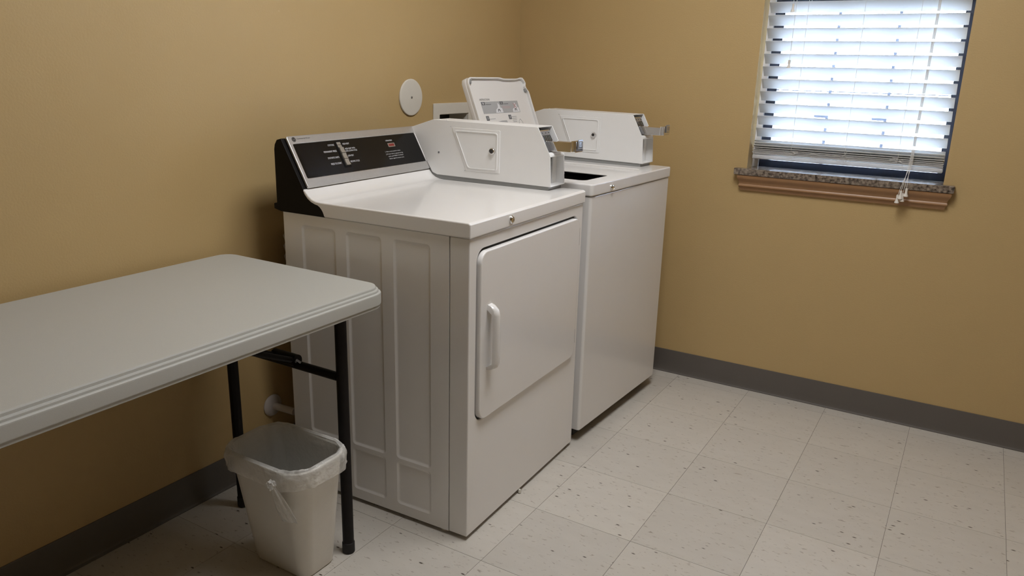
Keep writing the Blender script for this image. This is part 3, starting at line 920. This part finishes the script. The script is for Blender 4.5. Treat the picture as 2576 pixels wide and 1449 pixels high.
for p in ((0.096, 0.334), (0.0905, 0.326)):
    bm = bmn(); prism(bm, rrect(p[0]-0.004, p[0]+0.004, p[1]-0.008, p[1]+0.006, 0.003, 3), 'z', -0.001, 0.009); bevel(bm, 0.001, 1, 50); lobj('bumper', bm, 'grey_base', lid_o)
bm = bmn(); prism(bm, rrect(0.438, 0.447, 0.284, 0.298, 0.003, 3), 'z', -0.001, 0.010); bevel(bm, 0.001, 1, 50); lobj('bumper', bm, 'grey_base', lid_o)
def lplate(name, s0, s1, t0, t1, m, h, par):
    bm = bmn(); prism(bm, [(s0, t0), (s1, t0), (s1, t1), (s0, t1)], 'z', 0.0001, h)
    return lobj(name, bm, m, par)
def ltext(body, s0, s1, t0, hgt, m, h=0.0011):
    me = text_mesh('lettering', body, m, s1-s0, hgt, LM @ Matrix.Translation((s0, t0, 0)), h)
    return link('lettering', me, lid_o)
ltext('INSTRUCTIONS', 0.1215, 0.1855, 0.2560, 0.0072, 'print_dark', 0.0006)
lplate('print_panel', 0.1235, 0.3690, 0.2060, 0.2515, 'print_grey', 0.0005, lid_o)
def lpoly(name, pts, m, h0, h1):
    bm = bmn(); prism(bm, pts, 'z', h0, h1); return lobj(name, bm, m, lid_o)
for s, n_txt in ((0.1255, '1'), (0.2440, '2')):
    lplate('print_badge', s, s+0.022, 0.2385, 0.2505, 'print_dark', 0.0008, lid_o)
    ltext(n_txt, s+0.008, s+0.013, 0.2415, 0.0065, 'print_white')
for s, n_txt in ((0.1300, '3'), (0.2780, '4')):
    lplate('print_badge', s, s+0.018, 0.1800, 0.1975, 'print_dark', 0.0008, lid_o)
    ltext(n_txt, s+0.006, s+0.011, 0.1850, 0.0080, 'print_white')
for a, b in ((0.152, 0.185), (0.270, 0.300)):
    lplate('print_line', a, b, 0.2395, 0.2418, 'print_dark', 0.0008, lid_o)
for c in (0.226, 0.340):
    lpoly('print_picture', [(c-0.022, 0.2075), (c+0.026, 0.2075), (c+0.024, 0.2240), (c+0.014, 0.2270), (c+0.013, 0.2370), (c+0.002, 0.2455), (c-0.001, 0.2290), (c-0.018, 0.2190)], 'print_white', 0.0004, 0.0008)
    lpoly('print_picture', [(c-0.008, 0.2120), (c-0.003, 0.2120), (c-0.002, 0.2170), (c+0.004, 0.2170), (c+0.005, 0.2120), (c+0.010, 0.2120), (c+0.006, 0.2215), (c-0.004, 0.2215)], 'print_dark', 0.0006, 0.0011)
lpoly('print_picture', [(0.330, 0.2240), (0.334, 0.2210), (0.352, 0.2400), (0.349, 0.2430)], 'print_pink', 0.0008, 0.0013)
lpoly('print_picture', [(0.352, 0.2240), (0.348, 0.2210), (0.330, 0.2400), (0.333, 0.2430)], 'print_pink', 0.0008, 0.0013)
lplate('print_line', 0.254, 0.312, 0.2290, 0.2310, 'print_pink', 0.0008, lid_o)
lplate('print_line', 0.254, 0.306, 0.2240, 0.2260, 'print_pink', 0.0008, lid_o)
lplate('print_line', 0.150, 0.188, 0.1845, 0.1870, 'print_grey', 0.0006, lid_o)
lpoly('print_picture', [(0.165, 0.1650), (0.262, 0.1655), (0.258, 0.1770), (0.225, 0.1770), (0.185, 0.1715)], 'print_grey', 0.0002, 0.0007)
for q in range(4):
    lplate('print_line', 0.300, 0.332-0.002*q, 0.1885-0.0068*q, 0.1910-0.0068*q, 'print_grey', 0.0006, lid_o)
bm = bmn(); tube(bm, [(0.338, 0.160, 0.0006), (0.340, 0.1700, 0.0006), (0.352, 0.1790, 0.0006), (0.362, 0.168, 0.0006), (0.364, 0.158, 0.0006)], 0.0007, 5); lobj('print_picture', bm, 'print_grey', lid_o)

# ------------------------------------------------------------------ folding table
tb = empty('folding_table', (0.0, 0.0, 0.0))
tag(tb, 'grey plastic folding table with black tube legs against the left wall', 'table')
TX0, TX1, TY1, TY0, TZ = 0.017, 0.620, -1.660, -3.489, 0.7455
bm = bmn()
cxm, cym = (TX0+TX1)/2, (TY0+TY1)/2
layers = [(0.016, 0.6905), (0.0045, 0.6905), (0.0035, 0.6915), (0.0035, 0.6985), (0.0010, 0.6995), (0.0, 0.7020), (0.0, 0.7255), (0.0010, 0.7285), (0.0028, 0.7298), (0.0060, 0.7302), (0.0066, 0.7345), (0.0080, 0.7365), (0.0120, 0.7370), (0.0128, 0.7420), (0.0145, 0.7445), (0.0180, TZ)]
prev = None
for d, z in layers:
    loop = [bm.verts.new((x, y, z)) for x, y in rrect(TX0+d, TX1-d, TY0+d, TY1-d, 0.055-d, 8)]
    if prev:
        for k in range(len(loop)):
            bm.faces.new((prev[k], prev[(k+1) % len(loop)], loop[(k+1) % len(loop)], loop[k]))
    else:
        bm.faces.new(loop[::-1])
    prev = loop
bm.faces.new(prev)
tt = obj('table_top', bm, 'table', tb)
tt.data.set_sharp_from_angle(angle=math.radians(24))
for yl in (-1.762, TY0+(TY1+1.762)*(-1)+0.0):
    s = 1 if yl > -2.5 else -1
    yl = yl if s == 1 else TY0+0.102
    for xl in (0.543, 0.125):
        bm = bmn(); tube(bm, [(xl, yl, 0.012), (xl, yl, 0.690)], 0.0150, 16)
        lg = obj('leg', bm, 'black_metal', tb)
        bm = bmn(); lathe(bm, ((0.014, 0.0), (0.0168, 0.002), (0.0168, 0.030), (0.0152, 0.032)), (xl, yl, 0.0), 'z', 16)
        obj('leg_cap', bm, 'rubber', lg)
    bm = bmn(); tube(bm, [(0.14, yl, 0.508), (0.53, yl, 0.508)], 0.0115, 12); obj('crossbar', bm, 'black_metal', tb)
    bm = bmn(); tube(bm, [(0.12, yl, 0.682), (0.55, yl, 0.682)], 0.0095, 10); obj('top_bar', bm, 'black_metal', tb)
    # folding brace: two arms from a hub on the crossbar up to the underside, with a spring clip
    bm = bmn()
    tube(bm, [(0.30, yl, 0.519), (0.385, yl, 0.519)], 0.017, 14)
    obj('brace_sleeve', bm, 'black_metal', tb)
    for xa in (0.305, 0.378):
        bm = bmn(); tube(bm, [(xa, yl-s*0.012, 0.524), (xa, yl-s*0.36, 0.685)], 0.0075, 10); obj('brace_arm', bm, 'black_metal', tb)
    bm = bmn(); tube(bm, [(0.392, yl-0.012, 0.522), (0.400, yl-0.016, 0.530), (0.408, yl-0.010, 0.522)], 0.0030, 8)
    obj('spring_clip', bm, 'dull_steel', tb)

# ------------------------------------------------------------------ waste bin and liner
def loft(bm, loops, cap0=True, cap1=False):
    rings = [[bm.verts.new(p) for p in L] for L in loops]
    for A, B in zip(rings, rings[1:]):
        n = len(A)
        for k in range(n):
            bm.faces.new((A[k], A[(k+1) % n], B[(k+1) % n], B[k]))
    if cap0:
        bm.faces.new(rings[0][::-1])
    if cap1:
        bm.faces.new(rings[-1])
    return rings
BB = (0.345, 0.540, -1.918, -1.802)     # foot outline x0 x1 y0 y1
BT = (0.346, 0.606, -1.990, -1.810)     # rim outline
BH = 0.345
binx, biny = 0.445, -1.862
def bin_loop(f, d, z, r=None, n=8):
    a = [BB[k]*(1-f)+BT[k]*f for k in range(4)]
    rr = r if r else 0.030*(1-f)+0.055*f
    return [(x-binx, y-biny, z) for x, y in rrect(a[0]+d, a[1]-d, a[2]+d, a[3]-d, max(rr-d, 0.01), n)]
wb = empty('waste_bin', (binx, biny, 0.0))
tag(wb, 'off white plastic waste bin with clear liner under the table edge', 'waste bin')
bm = bmn()
loops = [bin_loop(0, 0.004, 0.0005), bin_loop(0, 0.0, 0.006)]
for k in range(1, 11):
    f = k/10
    loops.append(bin_loop(f, 0, 0.006+(BH-0.006)*f))
loops += [bin_loop(1, -0.004, BH-0.002), bin_loop(1, -0.005, BH+0.003), bin_loop(1, -0.001, BH+0.006), bin_loop(1, 0.002, BH+0.003)]
for k in range(9, -1, -1):
    f = k/10
    loops.append(bin_loop(f, 0.0028, 0.010+(BH-0.010)*f))
loft(bm, loops, True, True)
obj('bin_body', bm, 'bin', wb)
# clear liner: pouch inside, rolled over the rim, loose skirt outside
bg = empty('bin_liner', (binx, biny, 0.0))
tag(bg, 'clear plastic bag lining the waste bin, knotted over its rim', 'bin bag')
rnd = random.Random(3)
NN = 14
def wav(L, amp, zamp, seed, fq=(7, 13)):
    out = []
    m = len(L)
    for k, (x, y, z) in enumerate(L):
        t = 2*PI*k/m
        a = amp*(math.sin(fq[0]*t+seed)*0.6+math.sin(fq[1]*t+2.1*seed)*0.4)
        nrm = Vector((x, y*1.3, 0)).normalized()
        out.append((x+nrm.x*a, y+nrm.y*a, z+zamp*(math.sin(3*t+seed*1.7)*0.6+math.sin(8*t+seed)*0.4)))
    return out
from mathutils import noise as mnoise
def crumple(L, amp, seed, sc=38.0):
    out = []
    for x, y, z in L:
        v = Vector((x*sc+seed, y*sc, z*sc*1.6))
        n = mnoise.noise_vector(v)+0.5*mnoise.noise_vector(v*2.3)
        out.append((x+amp*n.x, y+amp*n.y, z+amp*0.8*n.z))
    return out
bm = bmn()
L = []
for f, d, z, a_ in ((0.25, 0.012, 0.105, .006), (0.45, 0.011, 0.165, .005), (0.65, 0.010, 0.230, .004), (0.82, 0.0085, 0.285, .003), (0.93, 0.0075, 0.320, .002)):
    L.append(crumple(bin_loop(f, d, z, None, 34), a_, 3.0))
L.append(bin_loop(1, 0.0060, BH, None, 34))
for f, d, z, a_ in ((1, 0.0035, BH+0.0110, .0025), (1, -0.003, BH+0.0145, .0035), (1, -0.0095, BH+0.0105, .0030), (1, -0.0135, BH+0.001, .0032), (1, -0.0145, BH-0.009, .0036), (0.97, -0.0150, BH-0.019, .0040), (0.94, -0.0160, BH-0.029, .0046), (0.92, -0.0165, BH-0.038, .0052)):
    L.append(wav(crumple(bin_loop(f, d, z, None, 34), a_, 9.0), 0.0010, 0.0025 if z < BH else 0.001, 2.0))
loft(bm, L, True, False)
me = mesh('bag_film', bm, 'bag')
link('bag_film', me, bg)
# knot and tail
kx, ky, kz = 0.547-binx, -2.0120-biny, 0.325
bm = bmn()
bmesh.ops.create_icosphere(bm, subdivisions=3, radius=0.011)
for v in bm.verts:
    a = 1+0.25*math.sin(v.co.x*620+1)*math.sin(v.co.z*540)+0.18*math.sin(v.co.y*700)
    v.co = Vector((v.co.x*a+kx, v.co.y*a*0.8+ky, v.co.z*a+kz))
obj('knot', bm, 'bag', bg)
bm = bmn()
tl = []
for f, wid, dep in ((0.0, 0.005, 0.004), (0.12, 0.011, 0.006), (0.35, 0.017, 0.008), (0.6, 0.023, 0.008), (0.85, 0.027, 0.006), (1.0, 0.024, 0.002)):
    cx_, cz_ = kx+0.022*f, kz-0.008-0.098*f
    cy_ = ky+0.004+0.024*f
    loop = []
    for k in range(28):
        t = 2*PI*k/28
        q = 1+0.16*math.sin(6*t+3*f)
        loop.append((cx_+wid*q*math.cos(t), cy_+dep*q*math.sin(t), cz_+0.006*math.cos(t)*f))
    tl.append(loop)
loft(bm, tl, True, False)
obj('tail', bm, 'bag', bg)

# ------------------------------------------------------------------ things on the left wall
cv = empty('wall_cover', (0.0, -0.787, 1.1635))
tag(cv, 'round white blank cover plate screwed to the tan wall', 'cover plate')
bm = bmn(); lathe(bm, ((0.0660, 0.0008), (0.0665, 0.004), (0.0650, 0.0065), (0.060, 0.0078), (0.02, 0.0084), (0.004, 0.0084)), (0, 0, 0), 'x', 48)
obj('plate', bm, 'plate', cv)
bm = bmn(); lathe(bm, ((0.0042, 0.0080), (0.0042, 0.0096), (0.0025, 0.0102)), (0, -0.001, 0.0), 'x', 12); obj('screw', bm, 'dull_steel', cv)

ob = empty('outlet_box', (0.0, -0.51, 1.04))
tag(ob, 'white recessed laundry outlet box in the wall behind the washer', 'outlet box')
bm = bmn()
ringplate(bm, rrect(-0.139, 0.132, -0.145, 0.098, 0.004, 3), rrect(-0.100, 0.100, -0.084, 0.055, 0.003, 3), 'x', 0.0006, 0.0065)
bevel(bm, 0.002, 2, 50)
obj('face_frame', bm, 'plate', ob)
bm = bmn()
y0, y1, z0, z1, xd = -0.1005, 0.1005, -0.0845, 0.0555, -0.09
ringplate(bm, rrect(y0, y1, z0, z1, 0.003, 3), rrect(y0+0.002, y1-0.002, z0+0.002, z1-0.002, 0.003, 3), 'x', xd, 0.0)
obj('recess_sides', bm, 'plate', ob)
bbox('recess_back', 'dark', ob, xd-0.003, xd, y0, y1, z0, z1)  # back of the white box coloured near-black to paint in its shade
for y in (-0.05, 0.04):
    bm = bmn(); lathe(bm, ((0.010, 0.0), (0.010, 0.03), (0.014, 0.032), (0.014, 0.042), (0.006, 0.045)), (xd, y, -0.035), 'x', 14); obj('valve', bm, 'dull_steel', ob)

pp = empty('drain_pipe', (0.0, -1.522, 0.203))
tag(pp, 'white pipe stub with round collar at the wall behind the dryer', 'pipe')
bm = bmn(); lathe(bm, ((0.036, 0.0008), (0.036, 0.004), (0.030, 0.010), (0.016, 0.014)), (0, 0, 0), 'x', 28); obj('collar', bm, 'pipe', pp)
bm = bmn(); tube(bm, [(0.004, 0, 0), (0.095, 0.006, -0.002)], 0.0115, 14); obj('pipe', bm, 'pipe', pp)

dc = empty('vent_duct', (0.072, -1.405, 0.0))
tag(dc, 'grey corrugated vent hose in the gap behind the dryer', 'vent hose')
bm = bmn()
pts = []; rr = []
for k in range(72):
    f = k/71
    pts.append((0.0, 0.025*math.sin(5*f), 0.03+0.74*f)); rr.append(0.050+0.0045*math.sin(k*PI/1.5))
tube(bm, pts, rr, 18)
obj('hose', bm, 'duct', dc)
bm = bmn(); lathe(bm, ((0.055, 0.0), (0.055, 0.025), (0.05, 0.032)), (0, 0, 0), 'z', 18); obj('hose_collar', bm, 'duct', dc)
